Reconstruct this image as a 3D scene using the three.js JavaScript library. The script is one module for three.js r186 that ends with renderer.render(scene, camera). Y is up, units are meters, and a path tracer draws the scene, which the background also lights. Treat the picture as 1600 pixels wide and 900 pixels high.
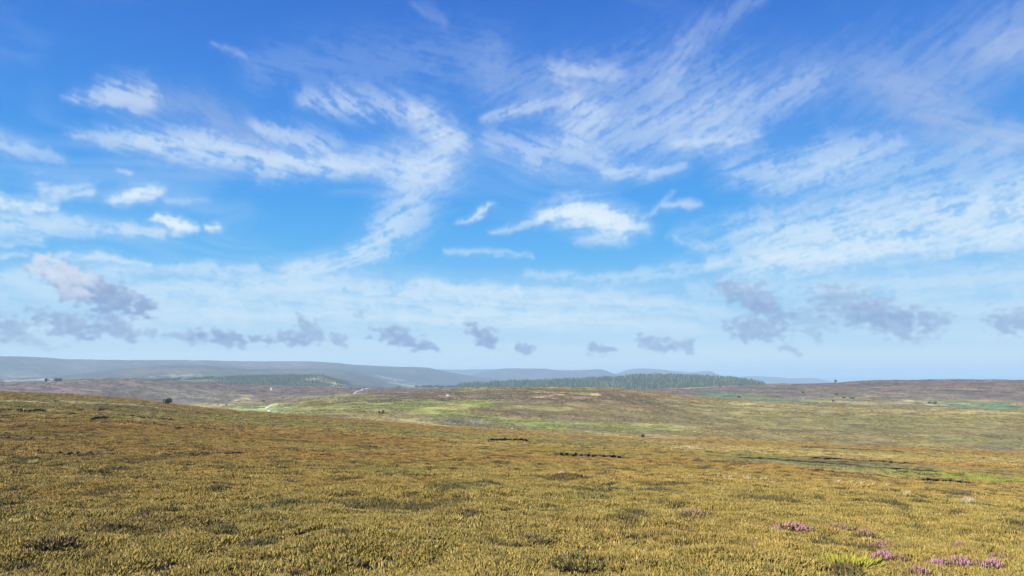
import * as THREE from 'three';
import { mergeGeometries } from 'three/addons/utils/BufferGeometryUtils.js';

// ------------------------------------------------------------------ camera, sky, sun, exposure
const F = 1186, PITCH = Math.atan(140 / F);                 // lens in photograph pixels (1600 wide), tilted up a little
const scene = new THREE.Scene();
const camera = new THREE.PerspectiveCamera(2 * Math.atan(450 / F) * 180 / Math.PI, 16 / 9, 0.1, 90000);
camera.rotation.set(PITCH, 0, 0);
const EXPOSURE = 2.05;
const renderer = new THREE.WebGLRenderer({ antialias: true });
renderer.setSize(1024, 576);
renderer.toneMapping = THREE.LinearToneMapping;
renderer.toneMappingExposure = EXPOSURE;
renderer.shadowMap.enabled = true;
const SUN_AZ = -122 * Math.PI / 180, SUN_EL = 33 * Math.PI / 180;
const toSun = new THREE.Vector3(Math.sin(SUN_AZ) * Math.cos(SUN_EL), Math.sin(SUN_EL), -Math.cos(SUN_AZ) * Math.cos(SUN_EL));
const sun = new THREE.DirectionalLight(new THREE.Color(1, 0.93, 0.8), 5);
sun.position.copy(toSun).multiplyScalar(1000);
sun.castShadow = true;
sun.shadow.mapSize.set(4096, 4096);
Object.assign(sun.shadow.camera, { left: -600, right: 600, top: 600, bottom: -600, near: 1, far: 3000 });
scene.add(sun, sun.target);
scene.fog = new THREE.FogExp2(new THREE.Color(0.52, 0.77, 1.0), 0.00008);

// ------------------------------------------------------------------ random numbers and noise
function rng(seed) { let a = seed >>> 0; return () => { a = (a + 0x6D2B79F5) | 0; let t = Math.imul(a ^ (a >>> 15), 1 | a); t = (t + Math.imul(t ^ (t >>> 7), 61 | t)) ^ t; return ((t ^ (t >>> 14)) >>> 0) / 4294967296; }; }
const PERM = new Uint8Array(512), GX = new Float32Array(256), GY = new Float32Array(256);
{ const r = rng(77), p = [...Array(256).keys()]; for (let i = 255; i > 0; i--) { const j = Math.floor(r() * (i + 1)); [p[i], p[j]] = [p[j], p[i]]; }
  for (let i = 0; i < 512; i++) PERM[i] = p[i & 255];
  for (let i = 0; i < 256; i++) { const t = r() * 6.2832; GX[i] = Math.cos(t) * 1.5; GY[i] = Math.sin(t) * 1.5; } }
function noise(x, y) {                                       // gradient noise, about -1 to 1
  const xi = Math.floor(x), yi = Math.floor(y), fx = x - xi, fy = y - yi, X = xi & 255, Y = yi & 255;
  const u = fx * fx * fx * (fx * (fx * 6 - 15) + 10), v = fy * fy * fy * (fy * (fy * 6 - 15) + 10);
  const a = PERM[PERM[X] + Y], b = PERM[PERM[X + 1] + Y], c = PERM[PERM[X] + Y + 1], d = PERM[PERM[X + 1] + Y + 1];
  const na = GX[a] * fx + GY[a] * fy, nb = GX[b] * (fx - 1) + GY[b] * fy, nc = GX[c] * fx + GY[c] * (fy - 1), nd = GX[d] * (fx - 1) + GY[d] * (fy - 1);
  return na + u * (nb - na) + v * (nc - na + u * (na - nb - nc + nd));
}
function fbm(x, y, n) { let s = 0, a = 1, t = 0; for (let i = 0; i < n; i++) { s += a * noise(x, y); t += a; a *= 0.52; x = x * 2.03 + 17.3; y = y * 2.03 - 9.1; } return s / t; }
function scaled(x, y, d, k, sx = 1, sy = 1) {                // noise whose grain grows with the distance, in octave steps
  const L = Math.log2(Math.max(d, 1) / k), i = Math.floor(L), t = L - i, a = 2 ** -i;
  return noise(x * a * sx + i * 7.3, y * a * sy) * (1 - t) + noise(x * a * .5 * sx + i * 7.3 + 7.3, y * a * .5 * sy) * t;
}
const clamp = (x, a = 0, b = 1) => Math.max(a, Math.min(b, x));
const sstep = (a, b, x) => { const t = clamp((x - a) / (b - a)); return t * t * (3 - 2 * t); };
const lin = (c) => c <= 0.04045 ? c / 12.92 : ((c + 0.055) / 1.055) ** 2.4;
const rgb = (r, g, b) => [lin(r / 255), lin(g / 255), lin(b / 255)];
// a place measured in the photograph as a direction: [azimuth, tangent of elevation]
function look(X, Y) {
  const cx = (X - 800) / F, cy = (450 - Y) / F, s = Math.sin(PITCH), c = Math.cos(PITCH);
  const y = cy * c + s, z = -c + cy * s;
  return [Math.atan2(cx, -z), y / Math.hypot(cx, z)];
}

// ------------------------------------------------------------------ the sky: air and clouds
{
  const W = 4096, H = 2048, data = new Float32Array(W * H * 4), DEG = 180 / Math.PI, PX = 20.7;
  const sky = (X, Y) => { const [a, t] = look(X, Y); return [a * DEG, Math.atan(t) * DEG]; };
  // clear air by elevation in degrees
  const air = [[0, rgb(214, 234, 246)], [2, rgb(184, 220, 243)], [5, rgb(126, 196, 242)], [9, rgb(96, 182, 244)], [13, rgb(76, 164, 240)], [18, rgb(66, 145, 231)], [23, rgb(58, 128, 221)], [29, rgb(50, 110, 208)], [50, rgb(38, 88, 186)], [90, rgb(30, 72, 164)]];
  const airAt = (el) => { let i = 0; while (i < air.length - 2 && el > air[i + 1][0]) i++; const t = clamp((el - air[i][0]) / (air[i + 1][0] - air[i][0])); return [0, 1, 2].map((k) => air[i][1][k] + t * (air[i + 1][1][k] - air[i][1][k])); };
  // cirrus strokes: [points X, Y, half-width, opacity], grain angle in degrees, raggedness, tone
  const S = [], add = (pts, ang = 0, rag = 1, tone = 0) => {
    const p = pts.map(([X, Y, w, o]) => [...sky(X, Y), w / PX, o]), wm = Math.max(...p.map((q) => q[2])) * 2.6;
    S.push({ p, ca: Math.cos(ang / DEG), sa: Math.sin(ang / DEG), rag, tone, x0: Math.min(...p.map((q) => q[0])) - wm, x1: Math.max(...p.map((q) => q[0])) + wm, y0: Math.min(...p.map((q) => q[1])) - wm, y1: Math.max(...p.map((q) => q[1])) + wm });
  };
  add([[125, 212, 9, .5], [220, 222, 17, .8], [330, 232, 22, .85], [430, 252, 20, .9], [520, 258, 15, .85], [575, 262, 10, .5]], -12, 1.0);
  add([[120, 155, 9, .5], [175, 148, 18, .75], [230, 155, 20, .7]], -15, 1.1);
  add([[220, 160, 22, .45], [300, 165, 26, .5], [365, 195, 26, .5], [410, 235, 20, .35]], -35, .5, 1);
  add([[395, 198, 12, .6], [450, 215, 18, .6], [510, 235, 22, .55]], -30, 1.2);
  add([[480, 155, 14, .45], [540, 158, 20, .6], [610, 170, 22, .5], [660, 185, 22, .55], [715, 225, 22, .5]], -28, 1.25);
  add([[640, 165, 16, .4], [690, 215, 28, .6], [680, 255, 34, .6], [650, 300, 34, .62], [625, 345, 30, .72], [590, 385, 24, .85], [535, 408, 18, .8], [440, 426, 9, .6]], 22, 1.05);
  add([[560, 250, 20, .5], [620, 262, 26, .6], [680, 262, 22, .45]], -8, 1.2);
  add([[-60, 205, 10, .5], [0, 220, 13, .6], [90, 248, 8, .4]], -16, .8);
  add([[60, 298, 14, .6], [85, 305, 13, .7], [140, 295, 9, .6]], 15, 1.2);
  add([[180, 308, 9, 1], [215, 303, 11, 1.4], [255, 297, 5, 1]], 8, 1);
  add([[262, 314, 7, .4], [330, 308, 5, .25]], 8, 1.1);
  add([[243, 342, 5, 1.5], [280, 350, 8, 1.7], [298, 352, 6, 1.3]], -8, .9);
  add([[320, 354, 5, 1.4], [340, 355, 5, 1.3]], 0, .9);
  add([[186, 268, 4, .6], [205, 271, 4, .5]], -8, 1);
  add([[-60, 308, 9, .85], [0, 314, 9, 1.3], [95, 330, 4, 1]], -8, .7);
  add([[-80, 340, 17, .75], [0, 345, 17, .8], [100, 352, 14, .75], [180, 358, 10, .75], [255, 364, 6, .75]], -5, .95);
  add([[-60, 372, 8, .65], [60, 374, 5, .6]], -4, .9);
  add([[80, 398, 6, .65], [150, 404, 7, .8], [235, 413, 4, .7]], -5, .7);
  add([[-20, 394, 4, .7], [40, 397, 3, .5]], -3, .7);
  add([[-60, 425, 9, .55], [40, 430, 9, .5], [150, 424, 6, .5], [300, 420, 6, .5], [400, 420, 7, .5]], -3, .9);
  add([[-100, 450, 20, .5], [150, 452, 20, .6], [330, 448, 22, .72], [480, 446, 22, .78], [600, 452, 20, .76], [740, 464, 18, .76], [860, 462, 18, .72], [980, 470, 16, .68], [1130, 488, 12, .55]], -3, .75);
  add([[200, 492, 18, .5], [350, 490, 20, .55], [520, 486, 20, .62], [680, 490, 22, .7], [820, 494, 20, .72], [960, 496, 16, .62], [1080, 510, 12, .4]], -3, .8);
  add([[640, 440, 4, .5], [720, 448, 6, .6], [850, 455, 6, .6]], -6, 1);
  add([[845, 336, 12, 1], [890, 332, 20, 1.6], [940, 342, 22, 1.6], [985, 352, 16, 1.3], [1010, 358, 9, .5]], 4, .75);
  add([[770, 366, 4, .5], [820, 352, 6, .6], [860, 336, 7, .6]], 20, .8);
  add([[900, 376, 6, .5], [985, 374, 8, .55]], 14, 1.1);
  add([[718, 348, 3, .4], [748, 337, 5, 1.1], [772, 320, 4, .7]], 35, .8);
  add([[1040, 322, 6, .6], [1070, 323, 7, .7], [1100, 320, 5, .4]], 2, .9);
  add([[1000, 350, 4, .4], [1035, 320, 5, .4], [1055, 300, 4, .35]], 45, 1);
  add([[700, 392, 4, .45], [760, 396, 6, .5], [830, 398, 4, .4]], -4, 1);
  add([[1050, 370, 5, .5], [1085, 380, 6, .55], [1110, 386, 4, .4]], -24, 1);
  add([[760, 185, 8, .4], [830, 165, 12, .6], [880, 158, 8, .3]], 18, 1);
  add([[770, 220, 16, .45], [830, 240, 26, .55], [900, 235, 28, .5], [950, 250, 16, .35]], -20, 1.4);
  add([[860, 105, 14, .45], [900, 118, 18, .5], [960, 112, 12, .35]], -12, 1.2);
  add([[900, 160, 20, .5], [930, 185, 20, .6], [900, 200, 24, .5]], 30, 1.4);
  add([[780, 130, 40, .2], [900, 150, 50, .3], [1020, 150, 60, .32], [1120, 150, 60, .3]], 25, 1.0);
  add([[960, 210, 30, .4], [1060, 200, 34, .45], [1150, 180, 30, .45], [1260, 130, 24, .35]], 30, 1.3);
  add([[945, 268, 9, .55], [1010, 268, 12, .65], [1060, 262, 9, .45]], 8, 1);
  add([[1060, 225, 12, .6], [1130, 220, 14, .65], [1180, 212, 10, .45]], 10, 1.1);
  add([[1040, 130, 22, .28], [1050, 90, 20, .3], [1100, 45, 18, .22], [1190, -10, 12, .2]], 50, 1);
  add([[1150, 265, 22, .45], [1260, 255, 26, .55], [1330, 240, 22, .55], [1400, 225, 18, .4]], 15, 1.3);
  add([[1200, 290, 20, .45], [1300, 275, 24, .5], [1420, 262, 20, .4], [1560, 240, 20, .35]], 18, 1.2);
  add([[1250, 100, 40, .2], [1350, 120, 60, .35], [1450, 130, 60, .4], [1560, 60, 50, .45], [1680, 20, 50, .4]], 30, .6, .6);
  add([[1360, 110, 26, .3], [1430, 150, 34, .45], [1470, 180, 34, .55], [1540, 215, 26, .6], [1620, 220, 24, .7], [1750, 225, 24, .6]], -25, .55, .8);
  add([[1540, 85, 20, .4], [1590, 70, 24, .55], [1680, 55, 24, .5]], 25, .6, .7);
  for (const [y, o, w] of [[320, .4, 14], [345, .62, 16], [368, .72, 15], [392, .74, 15], [412, .6, 12]])
    add([[1060 + (y - 320), y + 42, w * .6, o * .5], [1180, y + 18, w, o], [1320, y - 4, w * 1.15, o], [1450, y - 30, w, o], [1620, y - 50, w * 1.2, o], [1780, y - 80, w, o * .8]], 14, 1.15);
  add([[1110, 412, 8, .4], [1250, 398, 12, .6], [1380, 395, 16, .65], [1600, 372, 16, .6], [1750, 360, 16, .5]], 8, 1);
  add([[820, 428, 5, .4], [950, 436, 10, .5], [1060, 424, 12, .5], [1150, 412, 8, .4]], 7, 1.2);
  add([[1080, 450, 12, .4], [1250, 452, 16, .5], [1450, 440, 18, .55], [1620, 425, 20, .55], [1780, 420, 20, .5]], 4, .9);
  add([[1150, 490, 16, .25], [1400, 480, 26, .4], [1620, 470, 28, .45], [1800, 470, 28, .4]], 3, .8);
  add([[338, 72, 4, .3], [354, 76, 5, .55], [385, 90, 4, .2]], -25, 1.1);
  add([[400, 110, 26, .15], [520, 100, 40, .14], [760, 90, 40, .16]], -10, 1);
  add([[655, 5, 9, .16], [690, 35, 9, .14]], -40, 1);
  // low ragged clouds, grey against the bright band: X, Y, half-width, half-height, tilt, opacity, light
  const R = [[88, 425, 42, 20, -24, .8, .75], [135, 450, 55, 26, -30, .85, .6], [185, 468, 52, 20, -18, .9, .05], [12, 512, 30, 18, -25, .7, 0], [105, 508, 46, 19, -14, .85, .08], [180, 514, 36, 17, -25, .75, .05], [232, 519, 14, 8, -25, .5, 0], [345, 527, 40, 13, -8, .9, .05], [290, 527, 30, 8, -12, .55, 0],
    [412, 532, 18, 8, -10, .8, 0], [456, 529, 36, 12, -8, .85, .05], [482, 512, 30, 15, -38, .65, .05], [530, 532, 20, 11, -20, .65, 0], [622, 527, 46, 16, -14, .95, .08], [664, 540, 28, 9, -14, .85, 0], [756, 526, 30, 18, -30, .95, .08], [821, 542, 22, 9, -20, .8, 0], [938, 545, 22, 8, -5, .75, 0], [1020, 538, 34, 12, -18, .7, 0], [1062, 540, 28, 12, 0, .65, 0],
    [1170, 462, 56, 22, -28, .62, .1], [1205, 487, 44, 16, -28, .6, 0], [1182, 515, 50, 20, -8, .72, .05], [1272, 498, 36, 18, -30, .35, 0], [1330, 478, 62, 30, -15, .6, .1], [1390, 500, 58, 24, -20, .66, .03], [1440, 497, 44, 16, -12, .55, 0], [1238, 548, 18, 8, -20, .55, 0], [1270, 522, 18, 10, -40, .4, 0], [1576, 502, 30, 18, -20, .65, 0], [1660, 510, 50, 22, -15, .6, 0], [-60, 515, 50, 18, -15, .7, 0], [-140, 480, 60, 24, -20, .7, 0], [1760, 490, 60, 22, -15, .6, 0],
    [45, 532, 30, 6, -8, .4, 0], [75, 545, 24, 4, -4, .4, 0], [1135, 455, 24, 10, -15, .3, 0], [560, 493, 10, 6, -20, .35, 0]]
    .map(([X, Y, a, b, t, o, l]) => { const c = sky(X, Y); return { x: c[0], y: c[1], a: a / PX, b: b / PX, ca: Math.cos(t / DEG), sa: Math.sin(t / DEG), o, l, r: Math.max(a, b) * 1.7 / PX }; });
  const WHITE = rgb(234, 247, 254), MAUVE = rgb(172, 190, 226), GREY = rgb(136, 163, 206), PALE = rgb(224, 232, 246), half = 2;
  for (let j = 0; j < H; j++) {
    const el = (j + 0.5) / H * 180 - 90;
    if (el < -2) { for (let i = 0; i < W; i++) { const k = (j * W + i) * 4; data[k] = 0.2; data[k + 1] = 0.26; data[k + 2] = 0.33; data[k + 3] = 1; } continue; }
    const A = airAt(Math.max(el, 0)), e = Math.max(el, 0), y = Math.sin(e / DEG), rr = Math.cos(e / DEG) / (y + 0.13);
    const hotBand = S.filter((s) => e > s.y0 && e < s.y1), low = R.filter((s) => Math.abs(e - s.y) < s.r);
    for (let i = 0; i < W; i++) {
      const az = (i + 0.5) / W * 360 - 90, a = az > 180 ? az - 360 : az, k = (j * W + i) * 4;
      const near = a > -56 && a < 56 && e < 48;
      if (!near && ((i & 1) || (j & 1))) { const from = (i & 1) && k >= 4 ? k - 4 : k - W * 4; if (from >= 0 && data[from + 3] === 1) { data[k] = data[from]; data[k + 1] = data[from + 1]; data[k + 2] = data[from + 2]; data[k + 3] = 1; continue; } }
      const px = Math.sin(a / DEG) * rr * 2.2, pz = Math.cos(a / DEG) * rr * 2.2;
      // the general veil of high cloud, which goes on all round
      const inFrame = sstep(50, 36, Math.abs(a)) * sstep(40, 29, e);
      const wx = fbm(px * .6 + 3, pz * .6, 2) * .9, wz = fbm(px * .6 - 8, pz * .6 + 5, 2) * .9;
      const field = fbm((px + wx) * .45 + 20, (pz + wz) * .45, 3), fine = fbm((px * .9 + pz * .35 + wx) * 1.2, (pz * .9 - px * .35 + wz) * 3.2, near ? 5 : 3);
      let C = sstep(-.05, .75, field + fine * .55) * (.75 - .6 * inFrame);
      C = Math.max(C, sstep(10, 2.5, e) * (.34 + .4 * fbm(a * .06, e * .8, 3)) * .8);
      let T = 0;
      if (near) {
        const sx = fbm(a * .28 + 5, e * .28, 3), sy = fbm(a * .28 - 7, e * .28 + 9, 3);
        const tx = fbm(a * 1.3 + 15, e * 1.3, 3), ty = fbm(a * 1.3 - 17, e * 1.3 + 29, 3), qx = a + sx * .75 + tx * .4, qy = e + sy * .35 + ty * .28;
        let tau = 0;
        for (const s of hotBand) {
          if (a < s.x0 || a > s.x1) continue;
          let best = 0, op = 0;
          for (let n = 0; n < s.p.length - 1; n++) {
            const p = s.p[n], q = s.p[n + 1], dx = q[0] - p[0], dy = q[1] - p[1], t = clamp(((qx - p[0]) * dx + (qy - p[1]) * dy) / (dx * dx + dy * dy));
            const w = p[2] + t * (q[2] - p[2]), m = Math.exp(-(((qx - p[0] - t * dx) ** 2 + (qy - p[1] - t * dy) ** 2) / (w * w * 1.3)));
            if (m > best) { best = m; op = p[3] + t * (q[3] - p[3]); }
          }
          if (best < .015) continue;
          const u = qx * s.ca + qy * s.sa, v = -qx * s.sa + qy * s.ca;
          const u0 = a * s.ca + e * s.sa, v0 = -a * s.sa + e * s.ca, g = fbm(u0 * .2 + s.p[0][0], v0 * 1.7 + sx * .5, 5), h = fbm(u * .6 + tx * .4, v * 1.0 + 40 + ty * .5, 5), lace = .34 * noise(u0 * .8 + tx * 1.5, v0 * 4.6 + ty) + .2 * noise(u0 * 2.2 + tx * 2, v0 * 9 + ty * 2);
          const d = op * best ** .8 * (.24 + .76 * sstep(-.48, .48, (g * .95 + h * .8 + lace) * Math.min(1.25, s.rag) + (best - .5) * .5));
          T += d * s.tone; tau += d * (.72 + .55 * d);
        }
        T /= Math.max(.001, tau) + C; C = C + (1 - C) * (1 - Math.exp(-tau));
      }
      let o0 = A[0], o1 = A[1], o2 = A[2];
      T = Math.min(1, T);
      o0 += C * (WHITE[0] + T * (MAUVE[0] - WHITE[0]) - o0); o1 += C * (WHITE[1] + T * (MAUVE[1] - WHITE[1]) - o1); o2 += C * (WHITE[2] + T * (MAUVE[2] - WHITE[2]) - o2);
      if (near && low.length) {
        const jx = fbm(a * .9, e * .9 + 30, 4) * .9, jy = fbm(a * .9 + 50, e * .9, 4) * .6;
        for (const s of low) {
          const dx = a + jx - s.x, dy = e + jy - s.y;
          if (Math.abs(dx) > s.r) continue;
          const u = (dx * s.ca + dy * s.sa) / s.a, v = (-dx * s.sa + dy * s.ca) / s.b, r2 = u * u + v * v;
          if (r2 > 2.4) continue;
          const d = Math.min(.95, s.o * 1.05) * sstep(.05, .8, .95 - r2 * .75 + fbm(a * 1.5 + s.x, e * 2.6, 6) * 1.25);
          const l = clamp(1.25 * s.l * sstep(1.3, 0, (u + .35) ** 2 + (v - .1) ** 2) + .22 * sstep(0, 1, v) + .25 * fbm(a * 1.3, e * 1.9 + 7, 3));
          o0 += d * (GREY[0] + l * (PALE[0] - GREY[0]) - o0); o1 += d * (GREY[1] + l * (PALE[1] - GREY[1]) - o1); o2 += d * (GREY[2] + l * (PALE[2] - GREY[2]) - o2);
        }
      }
      data[k] = o0 / EXPOSURE; data[k + 1] = o1 / EXPOSURE; data[k + 2] = o2 / EXPOSURE; data[k + 3] = 1;
    }
  }
  const tex = new THREE.DataTexture(data, W, H, THREE.RGBAFormat, THREE.FloatType);
  tex.mapping = THREE.EquirectangularReflectionMapping; tex.magFilter = THREE.LinearFilter; tex.minFilter = THREE.LinearFilter; tex.wrapS = THREE.RepeatWrapping;
  tex.needsUpdate = true;
  scene.background = tex; scene.environment = tex;
}
console.log('sky done');

// ------------------------------------------------------------------ the lie of the land: rings of crests and dips round the viewer
const pchip = (xs, ys) => {
  const n = xs.length, h = [], d = [], m = new Float64Array(n);
  for (let i = 0; i < n - 1; i++) { h.push(xs[i + 1] - xs[i]); d.push((ys[i + 1] - ys[i]) / h[i]); }
  m[0] = d[0]; m[n - 1] = d[n - 2];
  for (let i = 1; i < n - 1; i++) if (d[i - 1] * d[i] > 0) { const a = 2 * h[i] + h[i - 1], b = h[i] + 2 * h[i - 1]; m[i] = (a + b) / (a / d[i - 1] + b / d[i]); }
  return (x) => {
    if (x <= xs[0]) return ys[0]; if (x >= xs[n - 1]) return ys[n - 1];
    let i = 0, j = n - 1; while (j - i > 1) { const k = (i + j) >> 1; if (xs[k] <= x) i = k; else j = k; }
    const t = (x - xs[i]) / h[i], t2 = t * t, t3 = t2 * t;
    return ys[i] * (2 * t3 - 3 * t2 + 1) + h[i] * m[i] * (t3 - 2 * t2 + t) + ys[i + 1] * (3 * t2 - 2 * t3) + h[i] * m[i + 1] * (t3 - t2);
  };
};
const along = (...p) => pchip(p.map((q) => q[0]), p.map((q) => q[1]));
const rise = (X, Y) => look(X, Y)[1];
const crestFore = along([-500, 600], [0, 612], [100, 616], [200, 623], [300, 635], [410, 645], [500, 652], [600, 660], [700, 668], [800, 675], [900, 681], [1000, 685], [1200, 692], [1400, 700], [1600, 708], [2100, 722]);
const crestMid = along([-500, 660], [0, 655], [250, 652], [340, 641], [400, 635], [440, 631], [500, 622], [560, 617], [640, 613], [700, 609], [750, 606], [800, 605], [870, 605], [950, 607], [1000, 612], [1050, 617], [1100, 622], [1200, 627], [1300, 631], [1400, 634.5], [1500, 637.5], [1600, 640.5], [2100, 650]);
const crestHeath = along([-500, 600], [0, 597.5], [75, 596.5], [130, 592], [200, 591], [260, 594], [330, 598], [400, 601.5], [500, 603.5], [560, 605], [640, 606], [720, 606.5], [800, 609], [960, 610], [1020, 608], [1060, 606.5], [1100, 605], [1150, 602.5], [1200, 601], [1260, 599.5], [1310, 597.5], [1350, 595.5], [1400, 594], [1500, 593], [1600, 594], [2100, 600]);
const crestWood = along([-500, 604], [0, 602], [180, 600], [230, 596], [300, 593], [340, 591], [400, 588], [500, 587], [522, 592], [560, 602], [600, 607], [640, 605], [700, 604], [740, 602], [780, 600], [850, 597], [920, 594], [960, 592], [1000, 589], [1060, 589], [1100, 591], [1150, 594], [1180, 599], [1200, 604], [1260, 612], [2100, 612]);
const crestA = along([-500, 585], [0, 590], [100, 586], [170, 579], [220, 574], [270, 571], [310, 571], [360, 575], [400, 577], [460, 577], [520, 578], [555, 582], [580, 588], [600, 594], [640, 602], [700, 606], [2100, 606]);
const crestB = along([-500, 553], [0, 557], [60, 558], [100, 561], [200, 562.5], [330, 563.5], [400, 564.5], [480, 565], [505, 566], [560, 570.5], [620, 573], [662, 574], [685, 578], [710, 583], [740, 588], [780, 594], [850, 599], [2100, 604]);
const crestC = along([-500, 600], [600, 600], [700, 593], [735, 587], [757, 580], [775, 577], [800, 575.5], [850, 576], [874, 578.5], [900, 578.5], [938, 577], [947, 579], [960, 584], [978, 588], [1000, 595], [1100, 602], [2100, 604]);
const crestD = along([-500, 597], [600, 590], [655, 580], [680, 577], [720, 577.5], [765, 577], [800, 585], [900, 588], [950, 586], [965, 583], [980, 578], [1000, 575.5], [1030, 577], [1060, 580], [1080, 581.5], [1108, 580], [1118, 584], [1130, 588], [1160, 597], [1300, 602], [2100, 604]);
const crestE = along([-500, 600], [1000, 600], [1120, 594], [1150, 590], [1180, 588], [1220, 589.5], [1235, 591], [1270, 590.5], [1286, 593], [1300, 597], [1350, 602], [2100, 604]);
const lowNear = [10, 20, 50, 120].map((d, i) => along([-500, [-1.98, -2.6, -4.3, -6.2][i]], [0, [-2.0, -2.7, -4.6, -7.0][i]], [800, [-2.05, -2.9, -5.8, -11.3][i]], [1600, [-2.1, -3.1, -6.4, -12.6][i]], [2100, [-2.1, -3.2, -6.8, -13.4][i]]));
const foreDist = along([-500, 520], [0, 480], [300, 430], [600, 340], [1000, 330], [1600, 360], [2100, 380]);
const XMIN = -500, XMAX = 2100, azOf = (X) => look(X, 600)[0], xOf = (az) => 800 + F / Math.cos(PITCH) * Math.tan(clamp(az, -1.2, 1.2)) * 0.9999;
const AZ0 = azOf(XMIN), AZ1 = azOf(XMAX);
const wrapAz = (a) => { while (a > Math.PI) a -= 2 * Math.PI; while (a < -Math.PI) a += 2 * Math.PI; return a; };
function knots(X) {                                          // [distance, height] of every ring at one bearing in front
  const yF = crestFore(X), dF = foreDist(X), out = [[0, -1.75], [5, -1.8]];
  [10, 20, 50, 120].forEach((d, i) => out.push([d, lowNear[i](X)]));
  const at = (d, Y) => out.push([d, d * rise(X, Y)]);
  at(dF, yF);
  const yM = crestMid(X), yH = crestHeath(X), yW = crestWood(X), yA = crestA(X), yB = crestB(X), yC = crestC(X), yD = crestD(X), yE = crestE(X);
  at(dF * 1.7, Math.max(yF + 4, 650)); at(1300, yM);
  at(1650, Math.max(yM, yH) + 4); at(2500, yH);
  at(3100, Math.max(yH, yW) + 5); at(4300, yW);
  at(5400, Math.max(yW, yA) + 4); at(7000, yA);
  at(8200, Math.max(yA, yB) + 5); at(9800, yB);
  at(11200, Math.max(yB, yC) + 4); at(13000, yC);
  at(14200, Math.max(yC, yD) + 3); at(16000, yD);
  at(17800, Math.max(yD, yE) + 3); at(20000, yE);
  out.push([24000, -200]);
  return out;
}
const S_OF = (d) => Math.log(d + 3);
const NCOL = 2400, columns = new Array(NCOL + 1);
for (let i = 0; i <= NCOL; i++) {
  const az = -Math.PI + i / NCOL * 2 * Math.PI;
  let k;
  if (az >= AZ0 && az <= AZ1) k = knots(clamp(xOf(az), XMIN, XMAX));
  else { const gap = 2 * Math.PI - (AZ1 - AZ0), t = sstep(0, 1, (az > AZ1 ? az - AZ1 : az + 2 * Math.PI - AZ1) / gap), a = knots(XMAX), b = knots(XMIN); k = a.map((p, n) => [p[0] + t * (b[n][0] - p[0]), p[1] + t * (b[n][1] - p[1])]); }
  columns[i] = { k, f: pchip(k.map((p) => S_OF(p[0])), k.map((p) => p[1])) };
}
function baseHeight(az, d) { const c = (wrapAz(az) + Math.PI) / (2 * Math.PI) * NCOL, i = Math.min(NCOL - 1, Math.floor(c)), t = c - i, s = S_OF(d); return columns[i].f(s) * (1 - t) + columns[i + 1].f(s) * t; }
const ringDist = (az, n) => { const c = (wrapAz(az) + Math.PI) / (2 * Math.PI) * NCOL, i = Math.min(NCOL - 1, Math.floor(c)), t = c - i; return columns[i].k[n][0] * (1 - t) + columns[i + 1].k[n][0] * t; };
function relief(x, z, d) {                                   // hummocks, tussocks and gullies of the size that shows at each distance
  let h = 0;
  if (d < 700) { const f = sstep(2, 9, d); h += f * (.05 * noise(x * 1.9, z * 1.9) + .09 * noise(x * .8, z * .8) + .12 * noise(x * .3 + 9, z * .3)); if (d > 15) h += sstep(15, 90, d) * (.3 * noise(x * .06, z * .06) + .14 * noise(x * .17 + 4, z * .17)); }
  if (d > 450) {
    const f = sstep(450, 900, d), u = x * .8 + z * .6, v = z * .8 - x * .6;
    h += f * (2.6 * noise(u * .006, v * .014) + 1.7 * noise(u * .014 + 4, v * .036) + .8 * noise(x * .05, z * .05) + .4 * noise(x * .16, z * .16));
    if (d > 1800) h += sstep(1800, 5000, d) * (d * .0006 * fbm(x * .0011, z * .0011, 4) + 1.6 * noise(x * .013, z * .013));
  }
  return h;
}
const ground = (x, z) => { const d = Math.hypot(x, z); return baseHeight(Math.atan2(x, -z), d) + relief(x, z, d); };
function spot(X, Y, from = 3) {                              // where the sight line through a place in the photograph meets the land
  const [az, t] = look(X, Y), sx = Math.sin(az), sz = -Math.cos(az);
  let d = from, prev = from;
  for (; d < 23000; d *= 1.006) { if (ground(sx * d, sz * d) >= d * t) break; prev = d; }
  for (let i = 0; i < 18; i++) { const m = (d + prev) / 2; if (ground(sx * m, sz * m) >= m * t) d = m; else prev = m; }
  return { x: sx * d, z: sz * d, y: ground(sx * d, sz * d), d, az };
}

// ------------------------------------------------------------------ what grows where: patches of plants and soil, as outlines on the land
const C = {
  olive: [.235, .178, .04], gold: [.27, .178, .038], rust: [.245, .142, .03], straw: [.36, .285, .11], grass: [.185, .162, .042], green: [.115, .13, .03], rush: [.16, .17, .08],
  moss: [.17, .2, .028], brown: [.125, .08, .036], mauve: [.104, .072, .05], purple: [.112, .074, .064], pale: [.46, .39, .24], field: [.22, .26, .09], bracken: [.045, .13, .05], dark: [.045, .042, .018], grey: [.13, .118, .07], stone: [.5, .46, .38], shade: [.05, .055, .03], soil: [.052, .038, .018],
};
const patches = [];
function patch(X, Y, hw, hh, col, amount = 1, soft = .6) {
  const c = spot(X, Y), a = spot(X, Y + hh), b = spot(X, Y - hh);
  const far = Math.min(b.d, c.d + 6 * Math.max(.5, c.d - a.d) + 10), len = Math.max(.4, (far - a.d) / 2), mid = (far + a.d) / 2;
  patches.push({ x: Math.sin(c.az) * mid, z: -Math.cos(c.az) * mid, s: Math.sin(c.az), c: Math.cos(c.az), w: hw / F * mid, l: len, r: Math.max(hw / F * mid, len) * 1.7, col: C[col], amount, soft });
}
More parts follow.
